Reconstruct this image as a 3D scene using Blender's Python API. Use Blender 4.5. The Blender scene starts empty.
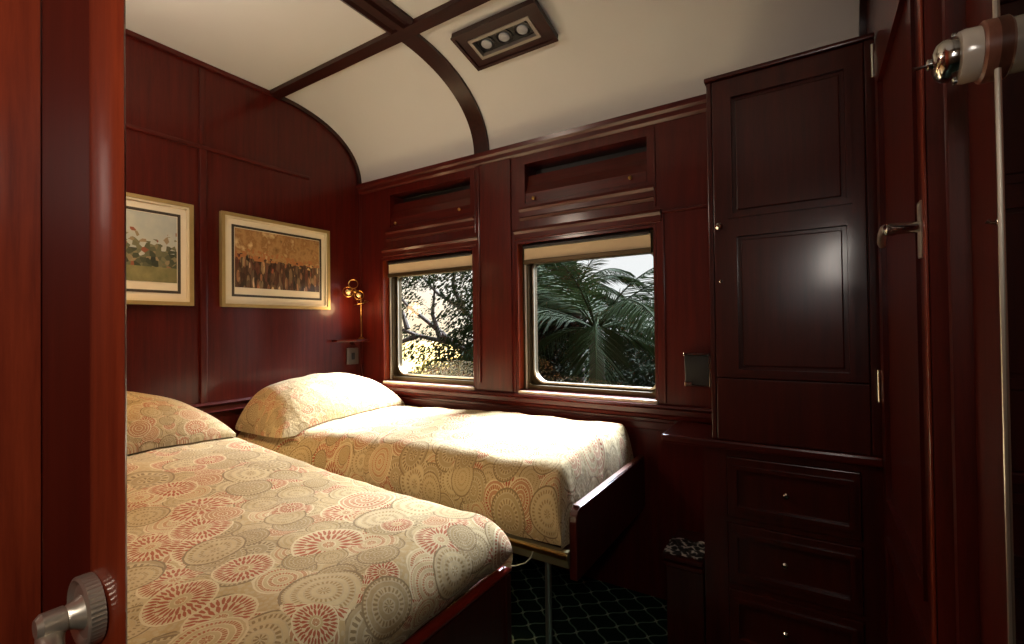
import bpy, bmesh, math, random
from mathutils import Vector, Matrix, noise
from mathutils.bvhtree import BVHTree
random.seed(7)
C = bpy.context.scene.collection
SC = bpy.context.scene
H = 1.2                                   # eye height: shapes below are written relative to the eye, then lifted
PI = math.pi

# ------------------------------------------------------------------ materials
def lin(c):
    return tuple(((v/255)/12.92 if v/255 <= .04045 else ((v/255+.055)/1.055)**2.4) for v in c) + (1,)

class NT:
    def __init__(s, name):
        s.m = bpy.data.materials.new(name); s.m.use_nodes = True
        s.t = s.m.node_tree; s.t.nodes.clear()
        s.out = s.n('ShaderNodeOutputMaterial')
    def n(s, typ, **kw):
        nd = s.t.nodes.new(typ)
        for k, v in kw.items(): setattr(nd, k, v)
        return nd
    def l(s, a, b): s.t.links.new(a, b)
    def put(s, sock, v):
        if isinstance(v, bpy.types.NodeSocket): s.l(v, sock)
        else: sock.default_value = v
    def math(s, op, a, b=0.0, c=None, clamp=False):
        nd = s.n('ShaderNodeMath', operation=op, use_clamp=clamp)
        s.put(nd.inputs[0], a); s.put(nd.inputs[1], b)
        if c is not None: s.put(nd.inputs[2], c)
        return nd.outputs[0]
    def mix(s, f, a, b):
        nd = s.n('ShaderNodeMix', data_type='RGBA')
        s.put(nd.inputs['Factor'], f); s.put(nd.inputs['A'], a); s.put(nd.inputs['B'], b)
        return nd.outputs['Result']
    def prin(s, col, rough=.5, metal=0, coat=0, coat_r=.1, spec=.5, sheen=0, bump=None, bump_s=.1, bump_d=.002):
        p = s.n('ShaderNodeBsdfPrincipled')
        s.put(p.inputs['Base Color'], col); s.put(p.inputs['Roughness'], rough)
        p.inputs['Metallic'].default_value = metal
        p.inputs['Coat Weight'].default_value = coat; p.inputs['Coat Roughness'].default_value = coat_r
        p.inputs['Specular IOR Level'].default_value = spec
        p.inputs['Sheen Weight'].default_value = sheen
        if bump is not None:
            b = s.n('ShaderNodeBump'); b.inputs['Strength'].default_value = bump_s; b.inputs['Distance'].default_value = bump_d
            s.l(bump, b.inputs['Height']); s.l(b.outputs[0], p.inputs['Normal'])
        s.l(p.outputs[0], s.out.inputs['Surface'])
        return p
    def coord(s, which='Object', scale=(1, 1, 1)):
        tc = s.n('ShaderNodeTexCoord'); mp = s.n('ShaderNodeMapping')
        mp.inputs['Scale'].default_value = scale
        s.l(tc.outputs[which], mp.inputs['Vector']); return mp.outputs[0]
    def noise(s, vec, scale=5, detail=4, rough=.5, out='Fac'):
        nd = s.n('ShaderNodeTexNoise'); s.l(vec, nd.inputs['Vector'])
        nd.inputs['Scale'].default_value = scale; nd.inputs['Detail'].default_value = detail; nd.inputs['Roughness'].default_value = rough
        return nd.outputs[out]
    def ramp(s, f, stops):
        nd = s.n('ShaderNodeValToRGB'); e = nd.color_ramp.elements
        while len(e) < len(stops): e.new(.5)
        for el, (p, c) in zip(e, stops): el.position = p; el.color = c
        s.put(nd.inputs[0], f); return nd.outputs[0]

def wood(name, axis='z', a=(44, 10, 6), b=(84, 21, 10), gloss=.13, coat=.5):
    t = NT(name); k = {'x': (.9, 14, 14), 'y': (14, .9, 14), 'z': (14, 14, .9)}[axis]
    v = t.coord('Object', k)
    g = t.noise(v, 3, 6, .6); f = t.noise(v, 22, 3, .6)
    s = t.math('ADD', t.math('MULTIPLY', g, .75), t.math('MULTIPLY', f, .25))
    col = t.ramp(s, [(.3, lin(a)), (.7, lin(b))])
    t.prin(col, .38, 0, coat, gloss, .22, bump=f, bump_s=.06, bump_d=.001)
    return t.m

def plain(name, col, rough=.5, metal=0, coat=0, spec=.5, var=.08, scale=30):
    t = NT(name); nz = t.noise(t.coord(), scale, 3)
    c = lin(col); d = tuple(x*(1-var) for x in c[:3])+(1,); e = tuple(min(1, x*(1+var)) for x in c[:3])+(1,)
    t.prin(t.mix(nz, d, e), rough, metal, coat, .1, spec)
    return t.m

def fabric(name):
    """tan bedspread woven with ringed medallions; UV in metres"""
    t = NT(name)
    tc = t.n('ShaderNodeTexCoord'); uv = tc.outputs['UV']
    wob = t.n('ShaderNodeTexNoise'); t.l(uv, wob.inputs['Vector']); wob.inputs['Scale'].default_value = 120
    wv = t.n('ShaderNodeVectorMath', operation='MULTIPLY_ADD'); t.l(wob.outputs['Color'], wv.inputs[0]); wv.inputs[1].default_value = (.004, .004, 0); t.l(uv, wv.inputs[2]); uv = wv.outputs[0]
    tan, tan2 = lin((184, 156, 108)), lin((158, 130, 84))
    cream, rust, taupe, rose = lin((216, 196, 154)), lin((158, 62, 36)), lin((130, 108, 74)), lin((178, 106, 68))
    def medallions(scale, rand, seedoff):
        mp = t.n('ShaderNodeMapping'); mp.inputs['Location'].default_value = (seedoff, seedoff*.7, 0)
        t.l(uv, mp.inputs['Vector'])
        vo = t.n('ShaderNodeTexVoronoi', voronoi_dimensions='2D', feature='F1')
        t.l(mp.outputs[0], vo.inputs['Vector']); vo.inputs['Scale'].default_value = scale; vo.inputs['Randomness'].default_value = rand
        sub = t.n('ShaderNodeVectorMath', operation='SUBTRACT'); t.l(mp.outputs[0], sub.inputs[0]); t.l(vo.outputs['Position'], sub.inputs[1])
        sx = t.n('ShaderNodeSeparateXYZ'); t.l(sub.outputs[0], sx.inputs[0])
        ln = t.n('ShaderNodeVectorMath', operation='LENGTH'); t.l(sub.outputs[0], ln.inputs[0])
        rc = t.n('ShaderNodeSeparateColor'); t.l(vo.outputs['Color'], rc.inputs[0])
        return ln.outputs['Value'], t.math('ARCTAN2', sx.outputs[1], sx.outputs[0]), rc.outputs[0], rc.outputs[1], rc.outputs[2]
    def layer(base, scale, rand, off, rmin, rvar):
        d, ang, r1, r2, r3 = medallions(scale, rand, off)
        R = t.math('MULTIPLY_ADD', r1, rvar, rmin)
        q = t.math('DIVIDE', d, R)                                     # 0 centre .. 1 rim
        nb = t.math('FLOOR', t.math('MULTIPLY_ADD', r2, 3.0, 4.6))     # rings
        ph = t.math('MULTIPLY', q, nb)
        band = t.math('FLOOR', ph); fr = t.math('SUBTRACT', ph, band)
        odd = t.math('MODULO', band, 2.0)
        npet = t.math('FLOOR', t.math('MULTIPLY_ADD', r3, 6.0, 7.0))
        npet = t.math('MULTIPLY', npet, t.math('ADD', t.math('MAXIMUM', band, .5), .5))
        burst = t.math('FLOOR', t.math('MULTIPLY_ADD', r2, 8.0, 13.0))
        burst = t.math('MULTIPLY', burst, t.math('ADD', 1.0, t.math('GREATER_THAN', q, .64)))
        pet = t.math('SINE', t.math('MULTIPLY', ang, npet))
        petm = t.math('GREATER_THAN', t.math('ADD', pet, t.math('MULTIPLY', t.math('SINE', t.math('MULTIPLY', fr, PI)), .55)), .42)
        isr = t.math('GREATER_THAN', r3, .50)
        isb = t.math('GREATER_THAN', r3, .70)
        bm_ = t.math('GREATER_THAN', t.math('SINE', t.math('MULTIPLY', ang, burst)), t.math('SUBTRACT', .75, t.math('MULTIPLY', t.math('SINE', t.math('MULTIPLY', t.math('FRACT', t.math('MULTIPLY', t.math('ADD', q, .28), 3.4)), PI)), 1.35)))
        accent = t.mix(isr, t.mix(r2, taupe, tan2), t.mix(r2, rust, rose))
        ground = t.mix(r1, tan, t.mix(.5, tan, cream))
        c1 = t.mix(petm, ground, accent)                               # bands with petals
        plainband = t.mix(t.math('GREATER_THAN', r2, .45), t.mix(.55, ground, accent), ground)
        col = t.mix(odd, c1, plainband)
        line = t.math('LESS_THAN', fr, .2)
        sun_ = t.mix(bm_, t.mix(.6, ground, cream), t.mix(r1, rust, t.mix(.4, rust, rose)))
        col = t.mix(t.math('MULTIPLY', isb, t.math('LESS_THAN', q, .93)), col, t.mix(t.math('GREATER_THAN', q, .3), col, sun_))
        line = t.math('MULTIPLY', line, t.math('SUBTRACT', 1.0, t.math('MULTIPLY', isb, t.math('GREATER_THAN', q, .3))))
        col = t.mix(line, col, t.mix(isr, t.mix(.4, cream, taupe), cream))
        big = t.math('GREATER_THAN', q, .93)                           # rim line
        col = t.mix(big, col, t.mix(isr, taupe, cream))
        inside = t.math('LESS_THAN', q, 1.0)
        return t.mix(inside, base, col)
    w = t.n('ShaderNodeTexVoronoi', voronoi_dimensions='2D'); t.l(uv, w.inputs['Vector']); w.inputs['Scale'].default_value = 85
    dots = t.math('LESS_THAN', w.outputs['Distance'], .36)
    base = t.mix(dots, tan, t.mix(.5, cream, tan2))
    col = layer(layer(base, 11.5, .7, 23.1, .035, .03), 9.5, .75, 3.3, .040, .030)
    col = layer(col, 6.4, .8, 11.7, .034, .050)
    weave = t.noise(uv, 700, 2)
    puff = t.noise(uv, 26, 2)
    col = t.mix(t.math('MULTIPLY', weave, .35), col, tan2)
    hgt = t.math('ADD', t.math('MULTIPLY', weave, .12), puff)
    t.prin(col, .85, 0, 0, .1, .2, sheen=.1, bump=hgt, bump_s=.35, bump_d=.012)
    return t.m

def carpet(name):
    t = NT(name)
    tc = t.n('ShaderNodeTexCoord'); sx = t.n('ShaderNodeSeparateXYZ'); t.l(tc.outputs['Object'], sx.inputs[0])
    X = t.math('DIVIDE', t.math('ADD', sx.outputs[0], .738), .123)
    Y = t.math('DIVIDE', t.math('SUBTRACT', sx.outputs[1], 1.757), .116)
    u, v = t.math('ADD', X, Y), t.math('SUBTRACT', X, Y)
    def ln(a, b):
        a = t.math('ADD', a, t.math('MULTIPLY', t.math('SINE', t.math('MULTIPLY', b, 2*PI)), .045))
        return t.math('ABSOLUTE', t.math('SUBTRACT', t.math('FRACT', t.math('ADD', a, .5)), .5))
    m = t.math('MINIMUM', ln(u, v), ln(v, u))
    f = t.math('LESS_THAN', m, .042)
    node = t.math('LESS_THAN', t.math('ADD', ln(u, v), ln(v, u)), .13)
    pile = t.noise(t.coord(), 400, 2)
    g = t.mix(pile, lin((10, 24, 19)), lin((18, 36, 28)))
    lcol = t.mix(node, lin((92, 116, 98)), lin((140, 154, 130)))
    t.prin(t.mix(f, g, lcol), .95, 0, 0, .1, .1, bump=pile, bump_s=.4, bump_d=.004)
    return t.m

def artprint(name, kind):
    t = NT(name)
    tc = t.n('ShaderNodeTexCoord'); sx = t.n('ShaderNodeSeparateXYZ'); t.l(tc.outputs['Generated'], sx.inputs[0])
    up = sx.outputs[2]
    def vor(sc, off):
        mp = t.n('ShaderNodeMapping'); mp.inputs['Scale'].default_value = sc; mp.inputs['Location'].default_value = (off, off, off)
        t.l(tc.outputs['Generated'], mp.inputs['Vector'])
        v = t.n('ShaderNodeTexVoronoi'); t.l(mp.outputs[0], v.inputs['Vector']); v.inputs['Scale'].default_value = 1
        s = t.n('ShaderNodeSeparateColor'); t.l(v.outputs['Color'], s.inputs[0]); return s.outputs[0], v.outputs['Distance']
    nz = t.noise(t.coord('Generated', (1, 3.2, 1.6)), 2.2, 5, .6)
    if kind == 'ball':
        a, d = vor((1, 22, 3.4), .3); b, _ = vor((1, 34, 16), 4.1)
        folk = t.ramp(a, [(.0, lin((34, 28, 22))), (.22, lin((56, 46, 34))), (.34, lin((200, 168, 120))), (.46, lin((60, 48, 34))), (.58, lin((186, 128, 88))), (.7, lin((80, 74, 52))), (.82, lin((214, 104, 78))), (.9, lin((226, 200, 160)))])
        fine, _ = vor((1, 46, 9), 7.7)
        folk = t.mix(.42, folk, t.ramp(fine, [(0, lin((30, 24, 20))), (.45, lin((120, 80, 54))), (.6, lin((60, 50, 40))), (.85, lin((214, 178, 130))), (1, lin((190, 90, 60)))]))
        folk = t.mix(t.math('MULTIPLY', t.math('GREATER_THAN', d, .46), .8), folk, lin((60, 38, 24)))
        heads = t.mix(t.math('GREATER_THAN', b, .55), folk, lin((170, 110, 66)))
        hall = t.ramp(nz, [(.3, lin((112, 74, 40))), (.45, lin((176, 136, 86))), (.55, lin((150, 106, 62))), (.68, lin((214, 184, 132)))])
        edge = t.math('ADD', t.math('MULTIPLY_ADD', sx.outputs[1], -.10, .60), t.math('MULTIPLY', t.math('SUBTRACT', b, .5), .22))
        col = t.mix(t.math('GREATER_THAN', up, edge), t.mix(t.math('GREATER_THAN', up, .47), folk, heads), hall)
    else:
        a, d = vor((1, 26, 15), 2.2)
        land = t.ramp(a, [(0, lin((44, 48, 38))), (.4, lin((76, 80, 60))), (.7, lin((120, 116, 86))), (.92, lin((150, 130, 100))), (.95, lin((140, 84, 60)))])
        sky = t.mix(nz, lin((150, 160, 160)), lin((196, 192, 170)))
        grass = t.ramp(nz, [(.3, lin((92, 92, 60))), (.7, lin((140, 132, 88)))])
        edge = t.math('ADD', .36, t.math('MULTIPLY', a, .42))
        low = t.mix(t.math('GREATER_THAN', up, .22), grass, land)
        col = t.mix(t.math('GREATER_THAN', up, edge), low, sky)
    t.prin(col, .45, 0, .6, .05, .4)
    return t.m

def glassy(name, tint=(1, 1, 1, 1)):
    t = NT(name)
    tr = t.n('ShaderNodeBsdfTransparent'); tr.inputs[0].default_value = tint
    gl = t.n('ShaderNodeBsdfGlossy'); gl.inputs['Roughness'].default_value = .02
    fr = t.n('ShaderNodeLayerWeight'); fac = t.math('MULTIPLY_ADD', t.math('POWER', fr.outputs['Facing'], 4.0), .5, .035)
    mx = t.n('ShaderNodeMixShader'); t.l(fac, mx.inputs[0]); t.l(tr.outputs[0], mx.inputs[1]); t.l(gl.outputs[0], mx.inputs[2])
    t.l(mx.outputs[0], t.out.inputs['Surface'])
    return t.m

def leafmat(name, a, b):
    t = NT(name); nz = t.noise(t.coord(), 3, 3)
    col = t.mix(nz, lin(a), lin(b))
    p = t.n('ShaderNodeBsdfPrincipled'); t.l(col, p.inputs['Base Color']); p.inputs['Roughness'].default_value = .7
    p.inputs['Specular IOR Level'].default_value = .01
    tl = t.n('ShaderNodeBsdfTranslucent'); t.l(col, tl.inputs[0])
    mx = t.n('ShaderNodeMixShader'); mx.inputs[0].default_value = .12
    t.l(p.outputs[0], mx.inputs[1]); t.l(tl.outputs[0], mx.inputs[2]); t.l(mx.outputs[0], t.out.inputs['Surface'])
    return t.m

W = {a: wood('mahogany_'+a, a, (48, 10, 6), (88, 21, 11), .2 if a == 'x' else .14, .35 if a == 'x' else .5) for a in 'xyz'}
WD = wood('mahogany_lit_edging', 'z', (92, 28, 14), (144, 56, 28))  # lighter mahogany with incoming light painted in; the apron shares the colour
WP = wood('mahogany_wall_panel', 'z', (58, 11, 6), (86, 19, 9), .15, .35)
WR = wood('mahogany_ceiling_rib', 'y', (34, 10, 6), (52, 17, 10), .25, .5)
WRX = wood('mahogany_ceiling_beam', 'x', (34, 10, 6), (52, 17, 10), .25, .5)
WK = wood('mahogany_cupboard', 'z', (46, 11, 6), (74, 20, 10), .16, .6)
CREAM = plain('ceiling_paint', (206, 205, 200), .75, var=.02, scale=6)
FAB = fabric('medallion_bedspread')
CARPET = carpet('trellis_carpet')
CHROME = plain('chrome', (205, 202, 196), .12, 1, var=.02)
LEVER = plain('satin_chrome', (222, 216, 206), .3, .75, var=.03)
BRASS = plain('aged_brass', (176, 138, 78), .28, 1, var=.1)
DBRASS = plain('dark_bronze_frame', (78, 64, 42), .4, .7, var=.12)
NICKEL = plain('satin_nickel', (206, 196, 178), .3, .8, var=.06)
STEEL = plain('brushed_steel', (196, 194, 188), .38, 1, var=.05)
RAILM = plain('tarnished_rail', (150, 138, 104), .4, .7, var=.1)
PORC = plain('porcelain', (206, 196, 180), .2, 0, .6, var=.03)
GOLD = plain('gilt_frame', (176, 150, 98), .4, .4, var=.15)
FCREAM = plain('cream_frame', (222, 208, 176), .5, 0, .3, var=.05)
MAT = plain('mat_board', (226, 212, 184), .7, 0, .5, var=.03)
MATD = plain('dark_mat_line', (62, 54, 44), .6, 0, .3, var=.1)
BLIND = plain('blind_cloth', (206, 184, 148), .8, var=.05)
SILL = plain('pale_sill', (236, 214, 182), .4, 0, .3, var=.06)
MATTR = plain('mattress_ticking', (200, 192, 176), .9)
EDGE = plain('worn_wood_edge', (96, 46, 26), .4, 0, .3, var=.1)
REDP = plain('red_leather_piping', (120, 30, 18), .35, 0, .2, var=.15)
BLACK = plain('black_fitting', (22, 20, 20), .4, var=.2)
GREYM = plain('grey_metal', (150, 142, 132), .4, .4, var=.05)
PLATE = plain('steel_plate', (126, 120, 112), .3, .8, var=.06)
LACE = plain('black_white_cloth', (60, 58, 56), .7)
GLASS = glassy('window_glass')
BULBGL = glassy('lamp_glass', (.95, .88, .72, 1))
MIRROR = plain('mirror_glass', (120, 116, 110), .02, 1, var=.01)
CORR = plain('corridor_cream', (150, 120, 90), .7, var=.04)

# ------------------------------------------------------------------ geometry
class G:
    def __init__(s): s.bm = bmesh.new(); s.uv = None
    def _merge(s, b):
        me = bpy.data.meshes.new('t'); b.to_mesh(me); b.free(); s.bm.from_mesh(me); bpy.data.meshes.remove(me); return s
    def box(s, x0, x1, y0, y1, z0, z1, bev=0, seg=2, M=None):
        b = bmesh.new(); bmesh.ops.create_cube(b, size=1)
        for v in b.verts:
            v.co = Vector(((x0+x1)/2+v.co.x*(x1-x0), (y0+y1)/2+v.co.y*(y1-y0), (z0+z1)/2+v.co.z*(z1-z0)))
        if bev: bmesh.ops.bevel(b, geom=b.edges[:], offset=bev, segments=seg, affect='EDGES', profile=.6)
        if M: b.transform(M)
        return s._merge(b)
    def plate(s, A, B, holes, d0, d1, axes='xz', bev=0, M=None):
        """slab with rectangular holes; A,B grid lines of the two in-plane axes, holes = (a0,a1,b0,b1); third axis d0..d1"""
        A = sorted(set(A) | {h for q in holes for h in q[:2]}); B = sorted(set(B) | {h for q in holes for h in q[2:]})
        b = bmesh.new(); vs = {}
        third = [c for c in 'xyz' if c not in axes][0]
        def V(i, j, k):
            if (i, j, k) not in vs:
                d = {axes[0]: A[i], axes[1]: B[j], third: (d0, d1)[k]}; vs[(i, j, k)] = b.verts.new((d['x'], d['y'], d['z']))
            return vs[(i, j, k)]
        def solid(i, j):
            if not (0 <= i < len(A)-1 and 0 <= j < len(B)-1): return False
            a, c = (A[i]+A[i+1])/2, (B[j]+B[j+1])/2
            return not any(h[0] < a < h[1] and h[2] < c < h[3] for h in holes)
        for i in range(len(A)-1):
            for j in range(len(B)-1):
                if not solid(i, j): continue
                for k in (0, 1): b.faces.new([V(i, j, k), V(i+1, j, k), V(i+1, j+1, k), V(i, j+1, k)])
                for di, dj, p, q in ((-1, 0, (0, 0), (0, 1)), (1, 0, (1, 0), (1, 1)), (0, -1, (0, 0), (1, 0)), (0, 1, (0, 1), (1, 1))):
                    if not solid(i+di, j+dj):
                        b.faces.new([V(i+p[0], j+p[1], 0), V(i+q[0], j+q[1], 0), V(i+q[0], j+q[1], 1), V(i+p[0], j+p[1], 1)])
        bmesh.ops.recalc_face_normals(b, faces=b.faces[:])
        if bev:
            es = [e for e in b.edges if len(e.link_faces) == 2 and e.calc_face_angle(0) > .5]
            bmesh.ops.bevel(b, geom=es, offset=bev, segments=2, affect='EDGES', profile=.6)
        if M: b.transform(M)
        return s._merge(b)
    def lathe(s, prof, org, axis, seg=32, ripple=None):
        """prof = [(radius, distance along axis)]"""
        b = bmesh.new(); ax = Vector(axis).normalized(); q = ax.to_track_quat('Z', 'Y'); o = Vector(org); rings = []
        for r, h in prof:
            ring = []
            for k in range(seg):
                a = 2*PI*k/seg; rr = r*(1+(ripple if ripple and k % 2 else 0))
                ring.append(b.verts.new(o+q @ Vector((max(rr, 1e-5)*math.cos(a), max(rr, 1e-5)*math.sin(a), h))))
            rings.append(ring)
        for p, n in zip(rings, rings[1:]):
            for k in range(seg): b.faces.new([p[k], p[(k+1) % seg], n[(k+1) % seg], n[k]])
        b.faces.new(rings[0][::-1]); b.faces.new(rings[-1])
        bmesh.ops.recalc_face_normals(b, faces=b.faces[:])
        return s._merge(b)
    def tube(s, pts, rad, seg=10, closed=False):
        b = bmesh.new(); pts = [Vector(p) for p in pts]; n = len(pts)
        rad = rad if isinstance(rad, (list, tuple)) else [rad]*n
        rings = []; up = None
        for i, p in enumerate(pts):
            d = (pts[(i+1) % n]-pts[i-1]) if closed else (pts[min(i+1, n-1)]-pts[max(i-1, 0)])
            d.normalize()
            if up is None: up = d.orthogonal().normalized()
            up = (up-d*up.dot(d)).normalized(); w = d.cross(up)
            rings.append([b.verts.new(p+(up*math.cos(2*PI*k/seg)+w*math.sin(2*PI*k/seg))*rad[i]) for k in range(seg)])
        for i in range(n if closed else n-1):
            p, q = rings[i], rings[(i+1) % n]
            for k in range(seg): b.faces.new([p[k], p[(k+1) % seg], q[(k+1) % seg], q[k]])
        if not closed: b.faces.new(rings[0][::-1]); b.faces.new(rings[-1])
        bmesh.ops.recalc_face_normals(b, faces=b.faces[:])
        return s._merge(b)
    def prism(s, poly, d0, d1, axes='xz', bev=0, M=None):
        b = bmesh.new(); third = [c for c in 'xyz' if c not in axes][0]
        def mk(p, d):
            q = {axes[0]: p[0], axes[1]: p[1], third: d}; return b.verts.new((q['x'], q['y'], q['z']))
        lo = [mk(p, d0) for p in poly]; hi = [mk(p, d1) for p in poly]; n = len(poly)
        b.faces.new(lo[::-1]); b.faces.new(hi)
        for k in range(n): b.faces.new([lo[k], lo[(k+1) % n], hi[(k+1) % n], hi[k]])
        bmesh.ops.recalc_face_normals(b, faces=b.faces[:])
        if bev: bmesh.ops.bevel(b, geom=b.edges[:], offset=bev, segments=2, affect='EDGES', profile=.6)
        if M: b.transform(M)
        return s._merge(b)
    def rring(s, outer, inner, d0, d1, ro=0, ri=.0, axes='xz', seg=8, M=None, bev=0):
        """ring between two rounded rectangles (a0,a1,b0,b1)"""
        def rr(q, r):
            a0, a1, b0, b1 = q; r = r if isinstance(r, (list, tuple)) else [r]*4; o = []
            for (cx, cy, st, rad) in ((a1-r[0], b1-r[0], 0, r[0]), (a0+r[1], b1-r[1], 1, r[1]), (a0+r[2], b0+r[2], 2, r[2]), (a1-r[3], b0+r[3], 3, r[3])):
                for k in range(seg+1):
                    an = (st+k/seg)*PI/2; o.append((cx+rad*math.cos(an), cy+rad*math.sin(an)))
            return o
        P, Q = rr(outer, ro if ro else 1e-4), rr(inner, ri if ri else 1e-4)
        b = bmesh.new(); third = [c for c in 'xyz' if c not in axes][0]
        def mk(p, d):
            q = {axes[0]: p[0], axes[1]: p[1], third: d}; return b.verts.new((q['x'], q['y'], q['z']))
        R = [[mk(p, d) for p in L] for L in (P, Q) for d in (d0, d1)]; n = len(P)
        for A, B in ((0, 1), (1, 3), (3, 2), (2, 0)):
            for k in range(n):
                b.faces.new([R[A][k], R[A][(k+1) % n], R[B][(k+1) % n], R[B][k]])
        bmesh.ops.recalc_face_normals(b, faces=b.faces[:])
        if M: b.transform(M)
        return s._merge(b)
    def grid(s, P, uv=None, closed_v=False):
        vs = [[s.bm.verts.new(p) for p in row] for row in P]
        lay = s.bm.loops.layers.uv.verify() if uv else None
        for i in range(len(P)-1):
            for j in range(len(P[0])-1):
                f = s.bm.faces.new([vs[i][j], vs[i+1][j], vs[i+1][j+1], vs[i][j+1]])
                if uv:
                    for lp, (a, c) in zip(f.loops, ((i, j), (i+1, j), (i+1, j+1), (i, j+1))): lp[lay].uv = uv[a][c]
        return s

ORG = {}
def obj(name, g, mat, parent=None, smooth=False):
    me = bpy.data.meshes.new(name); o = bpy.data.objects.new(name, me); C.objects.link(o)
    if parent is None:
        xs = [v.co for v in g.bm.verts]
        org = Vector(((min(v.x for v in xs)+max(v.x for v in xs))/2, (min(v.y for v in xs)+max(v.y for v in xs))/2, min(v.z for v in xs)+H))
        if name.startswith(('floor', 'wall', 'ceiling')): org = Vector((0, 0, 0))
        o.location = org
    else:
        org = ORG[parent.name]; o.parent = parent
    ORG[o.name] = org
    for v in g.bm.verts: v.co = v.co+Vector((0, 0, H))-org
    g.bm.to_mesh(me); g.bm.free(); me.materials.append(mat)
    if smooth:
        for p in me.polygons: p.use_smooth = True
        try: me.set_sharp_from_angle(angle=math.radians(40))
        except Exception: pass
    return o
def tag(o, label, cat, group=None, kind=None):
    o['label'] = label; o['category'] = cat
    if group: o['group'] = group
    if kind: o['kind'] = kind
    return o
def thing(name, x, y, z, label, cat, group=None, kind=None):
    o = bpy.data.objects.new(name, None); C.objects.link(o); o.empty_display_size = .05
    o.location = (x, y, z+H); ORG[o.name] = Vector((x, y, z+H)); return tag(o, label, cat, group, kind)
def part(o, label): o['label'] = label; return o
def struct(name, g, mat, label, cat, smooth=False): return tag(obj(name, g, mat, smooth=smooth), label, cat, kind='structure')

XL, XR, YW, ZC = -2.525, .18, 2.1, 1.33
Z0 = -H
def ceil_z(y):
    if y <= 1.49: return ZC
    t = min(1, (y-1.49)/.61); return .945+.385*(max(0, 1-t**2.2))**(1/2.2)
CY = [1.49+.61*math.sin(PI/2*k/28) for k in range(29)]

# ------------------------------------------------------------------ setting
struct('floor', G().box(-2.7, 2.0, -1.2, 2.4, Z0-.05, Z0), CARPET, 'dark green carpet woven with a pale trellis pattern', 'floor')
W1, W2 = (-2.332, -1.583, -.345, .452), (-1.315, -.573, -.345, .452)
S1, S2 = (-2.245, -1.605, .645, .85), (-1.248, -.61, .645, .85)
g = G().plate([XL-.1, XR+.1], [Z0, .965], [W1, W2, S1, S2], YW, YW+.16)
struct('wall_window', g, WP, 'mahogany panelled wall with the two windows', 'wall')
# end wall with pictures: flat slab following the ceiling curve
poly = [(-1.0, Z0), (2.12, Z0), (2.12, .945)]+[(y, ceil_z(y)) for y in reversed(CY)]+[(-1.0, ZC)]
struct('wall_left', G().prism(poly, XL-.06, XL, 'yz'), WP, 'mahogany end wall with two pictures', 'wall')
struct('wall_right', G().prism(poly, XR, XR+.06, 'yz'), W['z'], 'dark mahogany wall beside the cupboard', 'wall')
g = G()
pr = [(-1.0, ZC)]+[(y, ceil_z(y)) for y in CY]
P = [(p[0], p[1]) for p in pr]+[(p[0]+(.03 if i == len(pr)-1 else 0), p[1]+.05) for i, p in reversed(list(enumerate(pr)))]
struct('ceiling', g.prism(P, -2.6, .26, 'yz'), CREAM, 'cream ceiling curving down to the window wall', 'ceiling', smooth=True)
# partition behind the near bed, corridor return and corridor wall with its own window behind the photographer
struct('wall_partition', G().box(XL, -.8205, .145, .195, Z0, ZC), W['z'], 'mahogany partition between cabin and corridor', 'wall')
struct('wall_corridor', G().box(-.82, -.7645, -1.0, .169, Z0, ZC), WD, 'mahogany side of the doorway left of the door', 'wall')  # light on this reveal is put into the lighter wood colour
struct('wall_back', G().plate([-.82, XR+.06], [Z0, ZC], [(-.2, .14, .12, .62)], -1.05, -1.0), CORR, 'corridor wall behind the doorway', 'wall')

def strip(n, x0, x1, z0, z1, d, mat=None, b=.004, y=YW): return struct('trim_%d' % n, G().box(x0, x1, y-d, y, z0, z1, b), mat or W['x'], *TR[n])
TR = {}
def trim(n, g, mat, label, smooth=False): return struct('trim_%d' % n, g, mat, label, 'moulding', smooth)
# cornice, chair rail, posts
trim(1, G().prism([(YW, .955), (YW-.035, .955), (YW-.03, .935), (YW-.018, .925), (YW-.016, .905), (YW-.004, .895), (YW, .895)], XL, XR, 'yz'), W['x'], 'mahogany cornice along the top of the window wall')
trim(2, G().prism([(YW, -.346), (YW-.03, -.346), (YW-.034, -.356), (YW-.02, -.366), (YW-.02, -.386), (YW-.028, -.392), (YW-.024, -.404), (YW-.008, -.412), (YW, -.412)], XL, -.305, 'yz'), W['x'], 'ridged mahogany rail below the windows')
trim(3, G().box(-1.562, -1.332, YW-.010, YW, -.34, .895, .003), W['z'], 'broad mahogany post between the windows')
trim(4, G().box(-1.545, -1.532, YW-.018, YW-.010, -.30, .89, .004), W['z'], 'slim bead on the post between the windows')
trim(5, G().box(XL, XL+.014, YW-.010, YW, -.45, .9, .004), W['z'], 'slim corner bead between picture wall and window wall')
for i, s in enumerate((S1, S2)):
    a, b = s[0]-.03, s[1]+.03
    trim(6+i*3, G().prism([(YW, .625), (YW-.012, .625), (YW-.016, .612), (YW-.006, .60), (YW-.006, .575), (YW-.012, .568), (YW-.004, .555), (YW, .555)], a, b, 'yz'), W['x'], 'ridged rail under the overhead flap ' + ('of the corner window' if i == 0 else 'of the window beside the cupboard'))
    trim(7+i*3, G().prism([(YW, .512), (YW-.016, .512), (YW-.022, .498), (YW-.012, .486), (YW-.010, .462), (YW, .458)], a-.03, b+.03, 'yz'), W['x'], 'moulded head above ' + ('the corner window' if i == 0 else 'the window beside the cupboard'))
    trim(8+i*3, G().box(s[1]+.03, s[1]+.038, YW-.006, YW, .53, .88, .002), W['z'], 'thin bead right of the overhead flap ' + ('of the corner window' if i == 0 else 'of the window beside the cupboard'))
trim(12, G().box(-.545, -.31, YW-.010, YW, .492, .506, .004), W['x'], 'short moulding on the panel left of the cupboard')
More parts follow.
